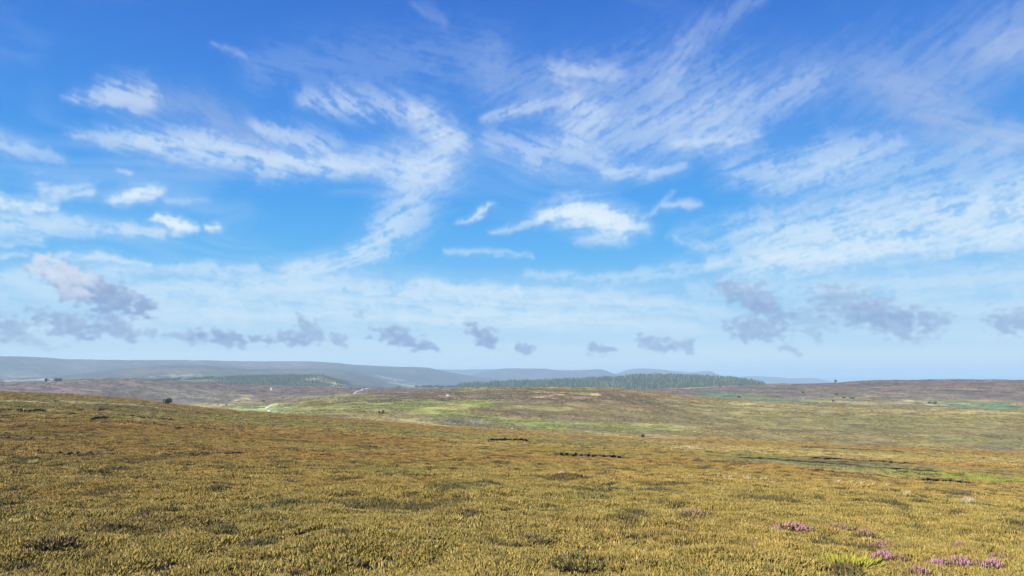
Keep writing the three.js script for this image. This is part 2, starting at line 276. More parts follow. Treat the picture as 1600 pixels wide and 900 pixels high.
// near moor
for (const a of [
  [120, 632, 160, 9, 'grass', .7], [300, 650, 150, 8, 'grass', .8], [60, 622, 130, 5, 'olive', .8], [230, 662, 110, 8, 'grass', .75], [480, 662, 120, 8, 'grass', .8], [620, 672, 110, 6, 'grass', .85], [250, 640, 100, 5, 'brown', .5], [500, 654, 160, 3, 'rust', .8], [700, 671, 140, 3, 'rust', .85],
  [40, 628, 60, 1.6, 'pale', .8, .4], [170, 631, 70, 1.4, 'pale', .7, .4], [70, 663, 60, 2.5, 'pale', .75, .4], [60, 642, 30, 1.3, 'pale', .6], [240, 657, 30, 2, 'straw', .7], [130, 668, 220, 9, 'rust', .6], [400, 680, 300, 10, 'rust', .8], [650, 695, 180, 6, 'rust', .6], [900, 700, 200, 7, 'gold', .6],
  [780, 686, 180, 5, 'grass', .9], [960, 694, 110, 5, 'grass', .9], [920, 703, 90, 3.5, 'moss', .35], [740, 697, 60, 2, 'straw', .7], [1085, 700, 34, 2, 'pale', .9, .4], [1010, 689, 50, 2, 'straw', .6], [1110, 690, 130, 3, 'rust', .4],
  [1250, 707, 160, 7, 'straw', .55], [1180, 712, 90, 4, 'moss', .5], [1450, 716, 200, 6, 'straw', .5], [1360, 708, 150, 4, 'grass', .7], [1270, 725, 150, 6, 'rush', .95], [1200, 718, 90, 4, 'green', .6], [1360, 736, 90, 6, 'rush', 1], [1400, 727, 200, 4, 'grey', .6], [1450, 742, 130, 5, 'moss', .9], [1560, 750, 90, 5, 'moss', .7], [1550, 733, 90, 4, 'rust', .6], [1540, 722, 120, 4, 'gold', .6],
  [1300, 699, 200, 2.4, 'rust', .9], [1500, 706, 200, 2.6, 'rust', .9], [1020, 688, 150, 2, 'rust', .7], [1000, 722, 260, 8, 'rust', .65], [1300, 745, 220, 5, 'rust', .6], [700, 715, 260, 10, 'rust', .55], [300, 705, 320, 14, 'rust', .5], [1500, 770, 200, 12, 'gold', .7], [1150, 750, 300, 10, 'gold', .6],
  [1330, 882, 55, 10, 'moss', .7], [500, 845, 300, 40, 'olive', .6], [1150, 850, 350, 35, 'gold', .35], [100, 720, 120, 10, 'grass', .3], [620, 740, 60, 6, 'green', .35], [780, 765, 60, 5, 'green', .3], [1360, 648, 250, 12, 'grass', .5],
]) patch(...a);
// the hillside across the valley
for (const a of [
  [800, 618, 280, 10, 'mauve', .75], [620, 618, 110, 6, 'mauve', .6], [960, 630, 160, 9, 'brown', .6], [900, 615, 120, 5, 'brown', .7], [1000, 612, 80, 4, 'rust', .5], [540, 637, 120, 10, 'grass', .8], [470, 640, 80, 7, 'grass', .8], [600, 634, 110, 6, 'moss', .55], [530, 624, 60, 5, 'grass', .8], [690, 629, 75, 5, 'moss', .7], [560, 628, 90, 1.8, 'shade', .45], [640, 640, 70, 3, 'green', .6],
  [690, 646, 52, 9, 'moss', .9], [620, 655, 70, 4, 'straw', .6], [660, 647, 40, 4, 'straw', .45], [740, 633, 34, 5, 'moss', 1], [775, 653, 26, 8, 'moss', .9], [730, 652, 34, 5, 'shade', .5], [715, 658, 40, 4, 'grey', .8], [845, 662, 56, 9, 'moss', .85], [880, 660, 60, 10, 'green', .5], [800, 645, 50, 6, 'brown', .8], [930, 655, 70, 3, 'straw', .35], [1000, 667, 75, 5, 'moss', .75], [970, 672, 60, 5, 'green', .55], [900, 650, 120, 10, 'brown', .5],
  [700, 637, 45, 2, 'straw', .6], [845, 621, 30, 1.2, 'straw', .8, .4], [900, 615, 45, 1.2, 'straw', .7, .4], [830, 611, 25, 1.3, 'straw', .6, .4], [880, 606.5, 60, 1.2, 'gold', .8], [1030, 665, 90, 1.3, 'straw', .6], [1150, 660, 120, 2, 'straw', .4], [1110, 655, 120, 6, 'brown', .4], [1050, 620, 70, 4, 'rust', .5], [1180, 645, 120, 6, 'grass', .5], [1400, 655, 160, 10, 'grass', .7], [1250, 665, 200, 6, 'grass', .5], [1300, 685, 220, 6, 'olive', .6], [1520, 690, 110, 6, 'green', .3], [1560, 700, 26, 3, 'mauve', .8], [1200, 640, 200, 3, 'straw', .4], [1350, 640, 220, 3, 'straw', .35], [1450, 648, 120, 3, 'rust', .3],
  [370, 639, 70, 3, 'field', 1, .3], [330, 634, 50, 2, 'pale', .4], [410, 641, 40, 4, 'field', .8],
]) patch(...a);
// the heather moors beyond and the fields behind them
for (const a of [
  [270, 612, 100, 6, 'grey', .6], [240, 606, 50, 4, 'green', .35], [330, 622, 70, 5, 'grey', .7], [420, 628, 60, 4, 'brown', .6], [350, 630, 60, 2, 'grass', .7], [390, 618, 40, 1, 'straw', .5], [380, 624, 30, 1, 'straw', .6], [120, 612, 90, 2, 'grey', .5], [60, 604, 110, 3, 'purple', .6], [500, 610, 140, 4, 'mauve', .6], [160, 603, 80, 4, 'mauve', .6],
  [1530, 633, 80, 4.5, 'bracken', 1, .3], [1470, 630, 60, .9, 'field', .6], [1150, 618, 60, 4.5, 'green', .8], [1120, 616, 40, 4, 'bracken', .5], [1230, 625, 110, 2.5, 'bracken', .5], [1290, 613, 60, 3, 'green', .45], [1330, 621, 50, 1.4, 'straw', .6], [1380, 630, 90, 1.4, 'straw', .5], [1440, 629, 16, 1.6, 'pale', .6], [1080, 606.5, 60, .8, 'straw', .8], [1400, 606, 240, 5, 'brown', .35], [1500, 597, 120, 3, 'purple', .6], [1450, 618, 140, 6, 'grey', .4], [1100, 611, 80, 3, 'purple', .4],
  [540, 603, 22, 1.6, 'pale', 1, .3], [655, 604.3, 44, 1.6, 'field', 1, .3], [690, 603.8, 32, 1.2, 'pale', 1, .3], [205, 590.5, 22, 1, 'field', .7, .3], [285, 586, 40, 1.4, 'field', .6, .3], [120, 592, 60, 3, 'green', .4], [20, 594.5, 50, .9, 'pale', .6, .3], [512, 596, 16, 4, 'straw', .7], [490, 592, 12, 4, 'straw', .5],
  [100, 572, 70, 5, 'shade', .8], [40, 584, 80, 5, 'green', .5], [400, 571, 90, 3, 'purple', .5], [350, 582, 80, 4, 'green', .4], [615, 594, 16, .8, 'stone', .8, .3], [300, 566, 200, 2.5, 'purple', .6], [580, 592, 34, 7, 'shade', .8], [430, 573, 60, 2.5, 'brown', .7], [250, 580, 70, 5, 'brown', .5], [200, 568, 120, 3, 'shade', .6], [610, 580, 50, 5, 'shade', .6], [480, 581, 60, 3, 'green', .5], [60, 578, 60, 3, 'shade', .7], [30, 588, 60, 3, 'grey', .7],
]) patch(...a);
console.log('patches', patches.length);
const mix3 = (a, b, t) => { a[0] += (b[0] - a[0]) * t; a[1] += (b[1] - a[1]) * t; a[2] += (b[2] - a[2]) * t; };
function cover(x, z, d) {                                    // base colour of the ground's cover
  let c;
  if (d < 620) {
    c = [...C.olive];
    mix3(c, C.gold, sstep(-.25, .45, fbm(x * .05, z * .05, 3)) * .7);
    mix3(c, C.rust, sstep(14, 60, d) * sstep(-.3, .5, fbm(x * .02 + 7, z * .02, 3)) * .7);
    mix3(c, C.grass, sstep(.12, .5, fbm(x * .035 - 4, z * .035 + 2, 4)) * sstep(20, 80, d) * .6);
    mix3(c, C.green, sstep(.2, .55, fbm(x * .35 + 1, z * .35, 3)) * .35);
    mix3(c, C.brown, sstep(.22, .6, fbm(x * .22 + 11, z * .22, 3)) * .55);
  } else if (d < 1900) {
    c = [.16, .132, .04];
    mix3(c, C.grass, sstep(-.2, .5, fbm(x * .006, z * .012, 4)) * .6);
    mix3(c, C.brown, sstep(0, .5, fbm(x * .009 + 5, z * .02, 4)) * .8);
    mix3(c, C.straw, sstep(.18, .6, fbm(x * .016 + 15, z * .05, 4)) * .45);
  } else if (d < 3100) {
    c = [...C.mauve]; mix3(c, C.purple, sstep(-.2, .4, fbm(x * .004, z * .004, 3)) * .8);
    mix3(c, C.grey, sstep(.02, .5, fbm(x * .01, z * .006 + 8, 4)) * .55);
  } else if (d < 5600) { c = [.06, .07, .035]; mix3(c, C.grey, sstep(.1, .5, fbm(x * .004, z * .004, 3)) * .4); }
  else { c = [.034, .028, .028]; mix3(c, C.green, sstep(.05, .5, fbm(x * .0012, z * .0012, 4)) * .25); mix3(c, C.purple, sstep(.0, .5, fbm(x * .0016 + 9, z * .0016, 3)) * .4); }
  const q = d * .012 + .15, jx = q * (2 * scaled(x, z, d, 30) + scaled(x, z, d, 90)), jz = q * (2.5 * scaled(x + 900, z, d, 30) + 1.6 * scaled(x + 400, z, d, 90));
  for (const p of patches) {
    const dx = x - p.x + jx, dz = z - p.z + jz;
    if (Math.abs(dx) > p.r || Math.abs(dz) > p.r) continue;
    const v = (dx * p.s - dz * p.c) / p.l, u = (dx * p.c + dz * p.s) / p.w, r = u * u + v * v;
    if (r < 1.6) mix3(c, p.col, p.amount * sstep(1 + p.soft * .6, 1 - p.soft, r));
  }
  return c;
}

// ------------------------------------------------------------------ helpers for things
const taken = {};
function numbered(n) { const k = taken[n] = (taken[n] ?? -1) + 1; return k ? n + '_' + String(k).padStart(3, '0') : n; }
function tag(o, label, category, group, kind) { Object.assign(o.userData, { label, category }); if (group) o.userData.group = group; if (kind) o.userData.kind = kind; o.castShadow = o.receiveShadow = true; return o; }
function mesh(name, geo, mat, parent) { const m = new THREE.Mesh(geo, mat); if (['stems', 'shoots', 'flowers', 'foliage', 'blades', 'green_base', 'dead_twigs'].includes(name) && parent !== scene) m.userData.kind = 'stuff'; m.name = parent === scene ? numbered(name) : name; m.castShadow = m.receiveShadow = true; parent.add(m); return m; }
function thing(name, label, category, p, turn = 0, group) { const o = new THREE.Group(); o.name = numbered(name); o.position.set(p.x, p.y, p.z); o.rotation.y = turn; scene.add(o); return tag(o, label, category, group); }
const mat = (c, rough = .95, extra = {}) => new THREE.MeshStandardMaterial({ color: new THREE.Color().setRGB(...c), roughness: rough, side: THREE.DoubleSide, ...extra });

// ------------------------------------------------------------------ the land
{
  const az = [];
  for (let a = -44; a <= 44.001; a += .105) az.push(a * Math.PI / 180);
  for (let a = 46; a < 315.9; a += 3) az.push(a * Math.PI / 180);
  az.push((360 - 44) * Math.PI / 180);
  const parts = [['near_moor', 'golden heather moor sloping away in the foreground', 0, [10, 40, 45, 60, 80, 110, 10]], ['valley_hillside', 'olive and green hillside across the valley', 7, [170, 10]], ['heather_moor', 'purple brown heather moor beyond the valley', 9, [90, 6]], ['wooded_hill', 'low hill that carries the conifer woods', 11, [60, 8]], ['distant_hills', 'hazy blue hills and headlands on the horizon', 13, [50, 6, 46, 6, 30, 5, 30, 5, 24, 6]]];
  parts[0][3] = [10, 36, 42, 56, 76, 100, 8];
  for (const [name, label, first, rows] of parts) {
    const n = rows.reduce((a, b) => a + b, 0) + 1, m = az.length, pos = new Float32Array(n * m * 3), col = new Float32Array(n * m * 3), index = [];
    for (let c = 0; c < m; c++) {
      const sx = Math.sin(az[c]), sz = -Math.cos(az[c]);
      let r = 0;
      rows.forEach((count, seg) => {
        const d0 = ringDist(az[c], first + seg), d1 = ringDist(az[c], first + seg + 1);
        for (let i = 0; i < count + (seg === rows.length - 1 ? 1 : 0); i++, r++) {
          const t = i / count, d = first + seg === 0 ? t * d1 : d0 * (d1 / d0) ** t, x = sx * d, z = sz * d, k = (r * m + c) * 3;
          pos[k] = x; pos[k + 1] = ground(x, z); pos[k + 2] = z;
          let q = first === 0 && d < 60 ? [...C.soil] : cover(x, z, d);
          if (first === 0 && d >= 60 && d < 260) mix3(q, C.soil, .55 * sstep(260, 60, d));
          const ux = x * .8 + z * .6, vx = z * .8 - x * .6, g = Math.max(.25, 1 + .45 * scaled(ux, vx, d, 60, .6, 1) + .55 * scaled(ux + 77, vx, d, 150, .6, 1) + .5 * scaled(x, z + 55, d, 330) + .25 * noise(x * .012, z * .012) + (d > 560 ? .35 * scaled(ux, vx + 99, d, 14, .5, 1.3) + .3 * scaled(ux + 9, vx, d, 34, .5, 1.3) : 0));
          if (d > 560) { const w = scaled(ux + 33, vx, d, 85, .4, 1.4); mix3(q, C.straw, (d < 1900 ? .5 : .2) * sstep(.38, .62, w)); mix3(q, C.dark, (d < 4000 ? .6 : .2) * sstep(.34, .6, -w)); }
          col[k] = q[0] * g; col[k + 1] = q[1] * g; col[k + 2] = q[2] * g;
        }
      });
    }
    for (let r = 0; r < n - 1; r++) for (let c = 0; c < m - 1; c++) { const a = r * m + c; index.push(a, a + 1, a + m, a + 1, a + m + 1, a + m); }
    const g = new THREE.BufferGeometry();
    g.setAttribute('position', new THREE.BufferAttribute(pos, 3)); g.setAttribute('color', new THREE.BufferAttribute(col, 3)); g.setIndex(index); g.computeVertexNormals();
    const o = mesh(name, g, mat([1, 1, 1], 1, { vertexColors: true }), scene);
    tag(o, label, name === 'distant_hills' ? 'hills' : 'moor', null, 'structure');
  }
}
console.log('land done');

// ------------------------------------------------------------------ heather that covers the near moor
function sprigs(r, count, wide, lean, tall = [.6, 1]) {      // upright leafy shoots in a unit clump, three-sided spindles
  const p = [], nrm = [];
  for (let i = 0; i < count; i++) {
    const a = r() * 6.283, q = Math.sqrt(r()), bx = Math.cos(a) * q, bz = Math.sin(a) * q, h = (tall[0] + (tall[1] - tall[0]) * r()) * (1 - .25 * q * q), w = wide * (.7 + .6 * r());
    const lx = bx * lean + (r() - .5) * lean, lz = bz * lean + (r() - .5) * lean, t0 = r() * 6.283, tip = [bx + lx, h, bz + lz], foot = [bx, 0, bz], ring = [];
    for (let k = 0; k < 3; k++) ring.push([bx + lx * .55 + Math.cos(t0 + k * 2.094) * w, h * (.5 + .15 * r()), bz + lz * .55 + Math.sin(t0 + k * 2.094) * w]);
    for (let k = 0; k < 3; k++) { const u = ring[k], v = ring[(k + 1) % 3]; p.push(...foot, ...u, ...v, ...u, ...tip, ...v); }
  }
  const g = new THREE.BufferGeometry(); g.setAttribute('position', new THREE.Float32BufferAttribute(p, 3)); g.computeVertexNormals(); return g;
}
{
  const r = rng(5), cover0 = new THREE.Group(); cover0.name = 'heather_cover'; scene.add(cover0);
  tag(cover0, 'dense golden olive heather covering the whole near slope', 'heather', null, 'stuff');
  const kinds = [sprigs(r, 26, .12, .4, [.7, 1]), sprigs(r, 22, .14, .55), sprigs(r, 30, .1, .4, [.7, 1]), sprigs(r, 24, .125, .65, [.45, 1])];
  const places = kinds.map(() => []);
  const bands = [[4.2, 14, .085, .098, .062], [14, 28, .105, .115, .088], [28, 60, .17, .15, .145], [60, 150, .28, .19, .25], [150, 480, .6, .22, .62]];
  for (const [d0, d1, s, h, step] of bands) for (let d = d0; d < d1; d += step) {
    const n = Math.floor(d * 84 * Math.PI / 180 / step);
    for (let i = 0; i < n; i++) {
      const a = (-42 + 84 * (i + r()) / n) * Math.PI / 180, dd = d + (r() - .5) * step * 1.6;
      if (d > 150 && dd > ringDist(a, 6) * 1.04) continue;
      const x = Math.sin(a) * dd, z = -Math.cos(a) * dd;
      const lump = fbm(x * 1.1, z * 1.1, 3), gap = fbm(x * .95 + 30, z * .95, 3);
      if (gap < -.27 && r() < .8) continue;
      if (r() < .04) continue;
      const old = sstep(.26, .44, fbm(x * .8 + 60, z * .8, 4)) + (d > 14 ? sstep(.26, .44, fbm(x * .11, z * .11 + 33, 4)) + sstep(.27, .4, fbm(x * .33, z * .33 + 70, 3)) : 0);
      places[Math.floor(r() * 4)].push([x, z, dd, s * (.75 + .5 * r()), h * (.8 + .3 * r() + .45 * lump + .5 * Math.min(1, old)), r(), old]);
    }
  }
  const leaf = mat([1, 1, 1], .9), M = new THREE.Matrix4(), Q = new THREE.Quaternion(), E = new THREE.Euler(), col = new THREE.Color();
  kinds.forEach((g, n) => {
    const im = new THREE.InstancedMesh(g, leaf, places[n].length); im.name = 'heather_shoots'; im.userData.kind = 'stuff';
    places[n].forEach(([x, z, d, s, h, t, old], i) => {
      E.set((noise(x * 3, z * 3)) * .25, t * 6.283, noise(x * 3 + 50, z * 3) * .25); Q.setFromEuler(E);
      M.compose(new THREE.Vector3(x, ground(x, z) - .01, z), Q, new THREE.Vector3(s, Math.max(.05, h), s)); im.setMatrixAt(i, M);
      const c = cover(x, z, d), u = (t * 977) % 1, v = .72 + .55 * ((t * 313) % 1);
      if (u < .8 * old) mix3(c, C.dark, .8); else if (u < .1) mix3(c, C.straw, .4); else if (u < .24) mix3(c, C.rust, .4); else if (u < .36) mix3(c, C.green, .5); else if (u < .45) mix3(c, C.dark, .6);
      im.setColorAt(i, col.setRGB(c[0] * v, c[1] * v, c[2] * v));
    });
    im.castShadow = im.receiveShadow = true; cover0.add(im);
    console.log('heather', places[n].length);
  });
}
// ------------------------------------------------------------------ tussocks and rushes that roughen the far slopes
{
  const bare = [];                                           // tracks, fields and stones stay free of tussocks
  for (const [X0, Y0, X1, Y1, n, br] of [[543, 620, 576, 606, 40, 11], [415, 641, 425, 633, 14, 9], [419.5, 646, 420, 641, 6, 9], [423, 612, 424, 605, 10, 9], [330, 640, 420, 640, 30, 14], [695, 662, 765, 657, 20, 5], [700, 620, 700, 619, 1, 9]]) for (let i = 0; i <= n; i++) { const p = spot(X0 + (X1 - X0) * i / n, Y0 + (Y1 - Y0) * i / n, 300); bare.push([p.x, p.z, br * br]); }
  const r = rng(15), all = new THREE.Group(); all.name = 'tussock_cover'; scene.add(all); tag(all, 'rough grass, rushes and heather tufts over the far slopes', 'grass', null, 'stuff');
  const kinds = [sprigs(r, 20, .16, .4), sprigs(r, 16, .2, .5, [.4, 1])], places = [[], []];
  for (const [d0, d1, step, s, h] of [[420, 900, 2.6, 1.0, .55], [900, 1310, 3.4, 1.5, .8], [1700, 2510, 7, 2.6, .75]]) for (let d = d0; d < d1; d += step) {
    const n = Math.floor(d * 76 * Math.PI / 180 / step);
    for (let i = 0; i < n; i++) { const a = (-38 + 76 * (i + r()) / n) * Math.PI / 180, dd = d + (r() - .5) * step * 1.5; if (dd < ringDist(a, 6) * 1.3) continue; const x = Math.sin(a) * dd, z = -Math.cos(a) * dd; if (bare.some(([bx, bz, br]) => (x - bx) ** 2 + (z - bz) ** 2 < br)) continue; if (noise(x * .03, z * .03) < -.1 + .5 * (r() - .5)) continue; places[r() < .5 ? 0 : 1].push([x, z, dd, s * (.6 + .8 * r()), h * (.5 + .9 * r()), r()]); }
  }
  const M = new THREE.Matrix4(), col = new THREE.Color(), blade = mat([1, 1, 1], .95);
  kinds.forEach((g, n) => {
    const im = new THREE.InstancedMesh(g, blade, places[n].length); im.name = 'tussocks'; im.userData.kind = 'stuff'; im.castShadow = im.receiveShadow = true;
    places[n].forEach(([x, z, d, s, h, t], i) => { M.makeRotationY(t * 6.283).scale(new THREE.Vector3(s, h, s)).setPosition(x, ground(x, z) - .1, z); im.setMatrixAt(i, M); const c = cover(x, z, d), u = (t * 977) % 1, v = .6 + .75 * ((t * 313) % 1); if (u < (d < 1600 ? .14 : .06)) mix3(c, C.dark, .6); else if (u < .34) mix3(c, C.straw, d < 1600 ? .5 : .2); else if (u < .45) mix3(c, C.green, .5); im.setColorAt(i, col.setRGB(c[0] * v, c[1] * v, c[2] * v)); });
    all.add(im); console.log('tussocks', places[n].length);
  });
}
// ------------------------------------------------------------------ peat banks: cut edges with a turf lip
const bankPeat = mat([.045, .034, .022], 1), bankTurf = mat([.09, .066, .022], 1);
function bank(label, line, px, seed) {
  const r = rng(seed), pts = line.map(([X, Y]) => spot(X, Y, 6)), o0 = pts[0], o = thing('peat_bank', label, 'peat bank', { x: o0.x, y: o0.y, z: o0.z }, 0, 'dark peat banks cut into the moor');
  const n = 90, face = [], turf = [], fi = [], ti = [];
  for (let i = 0; i <= n; i++) {
    const t = i / n * (pts.length - 1), k = Math.min(pts.length - 2, Math.floor(t)), f = t - k, a = pts[k], b = pts[k + 1];
    const az = a.az + f * (b.az - a.az), d = a.d * (b.d / a.d) ** f + fbm(i * .18 + seed, 3, 3) * .02 * a.d, sx = Math.sin(az), sz = -Math.cos(az);
    const end = Math.min(1, Math.min(i, n - i) / 12), H = ((d > 60 ? .19 : .14) * end + 1.25 * px / F * d * end * clamp(.72 + .5 * fbm(i * .05, seed, 3) + .22 * (r() - .5), .42, 1.1));
    const put = (arr, off, up) => { const x = sx * (d + off), z = sz * (d + off); arr.push(x - o0.x, ground(x, z) + up - o0.y, z - o0.z); };
    put(face, -.12, -.25); put(face, .02 + .1 * r(), H * .5); put(face, -.02, H - .03);
    put(turf, -.07 - .05 * r(), H - .05); put(turf, .1, H + .03); put(turf, 1.2 + r() * .3, H * .6); put(turf, 3.2, -.1);
    if (i < n) { for (let q = 0; q < 2; q++) { const v = i * 3 + q; fi.push(v, v + 3, v + 1, v + 1, v + 3, v + 4); } for (let q = 0; q < 3; q++) { const v = i * 4 + q; ti.push(v, v + 4, v + 1, v + 1, v + 4, v + 5); } }
  }
  const geo = (p, ix) => { const g = new THREE.BufferGeometry(); g.setAttribute('position', new THREE.Float32BufferAttribute(p, 3)); g.setIndex(ix); g.computeVertexNormals(); return g; };
  mesh('peat_face', geo(face, fi), bankPeat, o); mesh('turf', geo(turf, ti), bankTurf, o);
}
bank('short dark peat bank among grass left of the centre slope', [[755, 690], [800, 689.5], [830, 691]], 3.2, 1);
bank('long black peat bank crossing the middle of the slope', [[858, 711.5], [900, 713.5], [940, 716], [985, 717.5]], 3.6, 2);
bank('thin peat edge above the long black bank', [[838, 691], [900, 696.5], [960, 701]], 1.2, 3);
bank('long thin dark channel edge through the green rushes', [[1130, 716], [1200, 719.5], [1300, 727], [1400, 735.5], [1520, 746]], 1.9, 4);
bank('thin dark edge along the top of the rushy strip', [[1245, 717.5], [1360, 722], [1445, 727]], 1.8, 5);
bank('dark heathery bank under the bright green strip', [[1415, 751], [1470, 754.5], [1530, 759]], 2.2, 6);
bank('faint dark edge below the rush bed', [[1200, 734], [1300, 741], [1400, 749]], 1.6, 7);
bank('dark line of bank under the far hillside', [[1235, 699], [1330, 703], [1430, 708]], 1.2, 8);
bank('long straight dark furrow at the left edge', [[-40, 686.5], [60, 688], [150, 689.5]], 1.6, 9);
bank('dark furrow among rusty heather on the left', [[60, 710.5], [140, 711.5], [205, 712.5]], .8, 10);
bank('jagged dark peat hag below the lone tree', [[138, 659], [158, 655], [172, 653]], 2.6, 11);
bank('slim dark peat edge running right of the hag', [[165, 648.5], [220, 653], [285, 658]], 1.4, 12);
bank('low dark bank on the left shoulder of the moor', [[20, 642.5], [50, 643.5], [78, 644]], 2, 13);
bank('short dark peat scar near the left shoulder', [[152, 641.5], [175, 641]], 1.8, 14);
bank('small dark peat scar in rusty heather', [[272, 671.5], [288, 671]], 2.4, 15);
bank('thin dark peat line behind the small scar', [[290, 668], [330, 671], [400, 677.5]], 1.5, 16);
bank('broken dark bank above the dark heather mounds', [[560, 698], [590, 701], [640, 704]], 1.6, 17);
bank('thin shaded furrow across the left slope', [[220, 711], [300, 712], [400, 712]], 1.2, 18);
bank('dark furrow left of the dark heather mounds', [[430, 704], [520, 708], [590, 712]], 1.1, 19);

// ------------------------------------------------------------------ single plants on the near moor
const clumpGeo = (() => { const r = rng(21); return [0, 1, 2].map(() => sprigs(r, 250, .05, .4, [.3, 1])); })();
const darkLeaf = [mat([.06, .056, .022]), mat([.09, .085, .027]), mat([.07, .05, .03])], stemMat = mat([.06, .04, .024]);
const stemGeo = (() => { const r = rng(31); return sprigs(r, 60, .02, .5, [.3, .75]); })();
let dc = 0;
function mound(label, X, Y, w, h, tone) {                     // w, h: metres
  const p = spot(X, Y, 4), o = thing('heather_mound', label, 'heather', { x: p.x, y: p.y - .02, z: p.z }, (dc * 2.4) % 6.28, 'dark mounds of old heather');
  const a = mesh('foliage', clumpGeo[dc % 3], darkLeaf[tone], o); a.scale.set(w / 2, h, w / 3.2);
  const b = mesh('stems', stemGeo, stemMat, o); b.scale.set(w / 2.1, h * .9, w / 3.3); dc++; o.scale.set(1.15, .82, 1.3);
}
mound('large dark heather mound in the middle of the slope', 732, 762, 1.0, .27, 2);
mound('dark heather mound at the lower left, nearly black', 407, 856, .42, .2, 0);
mound('dark ragged heather near the lower left corner', 82, 856, .5, .2, 2);
mound('small dark heather tuft right above the corner tuft', 100, 820, .34, .18, 0);
mound('dark clump at the bottom left corner', 22, 896, .36, .2, 0);
mound('greenish heather mound right of the small dark pair', 606, 740, 1.7, .26, 1);
mound('small dark heather tuft left of the greenish mound', 483, 737, .7, .26, 0);
mound('dull brown heather tuft below the small dark one', 525, 748, .8, .22, 2);
mound('low dark heather mound on the crest of the middle slope', 570, 701, 2.2, .36, 1);
mound('dark green heather mound among the bleached twigs', 1226, 756, 1.8, .3, 1);
mound('long dark heather mound left of the bleached tussock', 1470, 773, 1.7, .28, 0);
mound('dark heather mound just right of the long one', 1505, 773, 1.6, .28, 1);
mound('dark green heather mound inside the bleached grass ring', 24, 727, 1.2, .28, 1);
mound('brown heather tuft beneath the first pink flowers', 1086, 812, .5, .17, 2);
mound('dark tuft beside the bright green bush', 1362, 893, .26, .15, 0);
mound('dark heather streak at the bottom near the centre left', 905, 884, .6, .17, 0);
mound('low dark heather on the left above the corner', 175, 728, 1.0, .24, 1);
mound('dark tuft at the left edge of the slope', 12, 790, .5, .2, 0);
mound('dull heather mound left of the purple streak', 840, 846, .4, .14, 2);

const petals = [mat([.44, .2, .29], .9), mat([.38, .18, .2], .9), mat([.33, .18, .14], .9)], heatherLeaf = mat([.12, .1, .03]);
const bloomGeo = (() => { const r = rng(41), out = []; for (let v = 0; v < 2; v++) { const parts = []; for (let i = 0; i < 60; i++) { const q = r() ** .6 * 1.15, a = r() * 6.283, h = .5 + .45 * r(), x = Math.cos(a) * q, z = Math.sin(a) * q; for (let k = 0; k < 3; k++) { const g = new THREE.IcosahedronGeometry(.042 * (.7 + .5 * r()), 0); g.scale(1, 1.7, 1); g.translate(x + (r() - .5) * .07, h * (1 - .3 * q * q) - k * .07, z + (r() - .5) * .07); parts.push(g); } } out.push(mergeGeometries(parts)); } return out; })();
const shootGeo = (() => { const r = rng(51); return sprigs(r, 150, .04, .35, [.5, 1]); })();
let fc = 0;
function bloom(label, X, Y, w, deep, h, tone) {
  const p = spot(X, Y, 4), o = thing('flowering_heather', label, 'heather', { x: p.x, y: p.y, z: p.z }, 0, 'patches of heather in pink flower');
  const a = mesh('flowers', bloomGeo[fc % 2], petals[tone], o); a.scale.set(w / 2, h, deep / 2);
  const b = mesh('shoots', shootGeo, heatherLeaf, o); b.scale.set(w / 2, h, deep / 2); fc++;
}
bloom('faint pink heather tuft highest on the right slope', 1086, 808, .42, .3, .15, 2);
bloom('wide dusty pink heather patch below the first tuft', 1236, 832, .62, .4, .16, 1);
bloom('faint dusty pink heather right of the wide patch', 1312, 832, .38, .26, .15, 2);
bloom('faint pink heather just below the dusty one', 1350, 841, .26, .2, .15, 2);
bloom('purple heather tuft above the brightest one', 1377, 861, .3, .18, .15, 1);
bloom('brightest purple heather tuft beside the green bush', 1378, 880, .26, .17, .16, 0);
bloom('pale pink trail right of the brightest tuft', 1405, 882, .2, .14, .13, 2);
bloom('left end of the long purple streak at the lower right', 1462, 893, .24, .16, .15, 0);
bloom('bright purple heart of the long streak at the lower right', 1500, 890, .34, .16, .155, 0);
bloom('right end of the long purple streak at the lower right', 1550, 893, .24, .17, .15, 0);
bloom('pinkish heather at the very bottom right of centre', 1436, 903, .2, .16, .14, 1);
bloom('tiny pink heather tuft alone on the right', 1499, 861, .14, .1, .14, 1);
bloom('faint pink heather at the right near the edge', 1560, 881, .3, .12, .14, 2);
{ const p = spot(1325, 888, 4), o = thing('green_bush', 'bright yellow green low bush beside the purple heather', 'bush', { x: p.x, y: p.y, z: p.z });
  const a = mesh('foliage', clumpGeo[1], mat([.27, .25, .03]), o); a.scale.set(.3, .165, .17); const b = mesh('stems', stemGeo, stemMat, o); b.scale.set(.28, .13, .15); }

const bladeGeo = (() => { const r = rng(61), p = []; for (let i = 0; i < 120; i++) { const a = r() * 6.283, q = .35 * Math.sqrt(r()), bx = Math.cos(a) * q, bz = Math.sin(a) * q, l = .35 + .65 * r(), h = .5 + .5 * r(), w = .014, px = -Math.sin(a) * w, pz = Math.cos(a) * w; const m = [bx + Math.cos(a) * l * .3, h, bz + Math.sin(a) * l * .4], t = [bx + Math.cos(a) * l, h * (.35 + .4 * r()), bz + Math.sin(a) * l]; p.push(bx - px, 0, bz - pz, bx + px, 0, bz + pz, m[0] + px, m[1], m[2] + pz, bx - px, 0, bz - pz, m[0] + px, m[1], m[2] + pz, m[0] - px, m[1], m[2] - pz, m[0] - px, m[1], m[2] - pz, m[0] + px, m[1], m[2] + pz, ...t); } const g = new THREE.BufferGeometry(); g.setAttribute('position', new THREE.Float32BufferAttribute(p, 3)); g.computeVertexNormals(); return g; })();
const bleached = mat([.42, .34, .2], .9), strawMat = mat([.42, .33, .14], .9), baseGreen = mat([.16, .15, .05]);
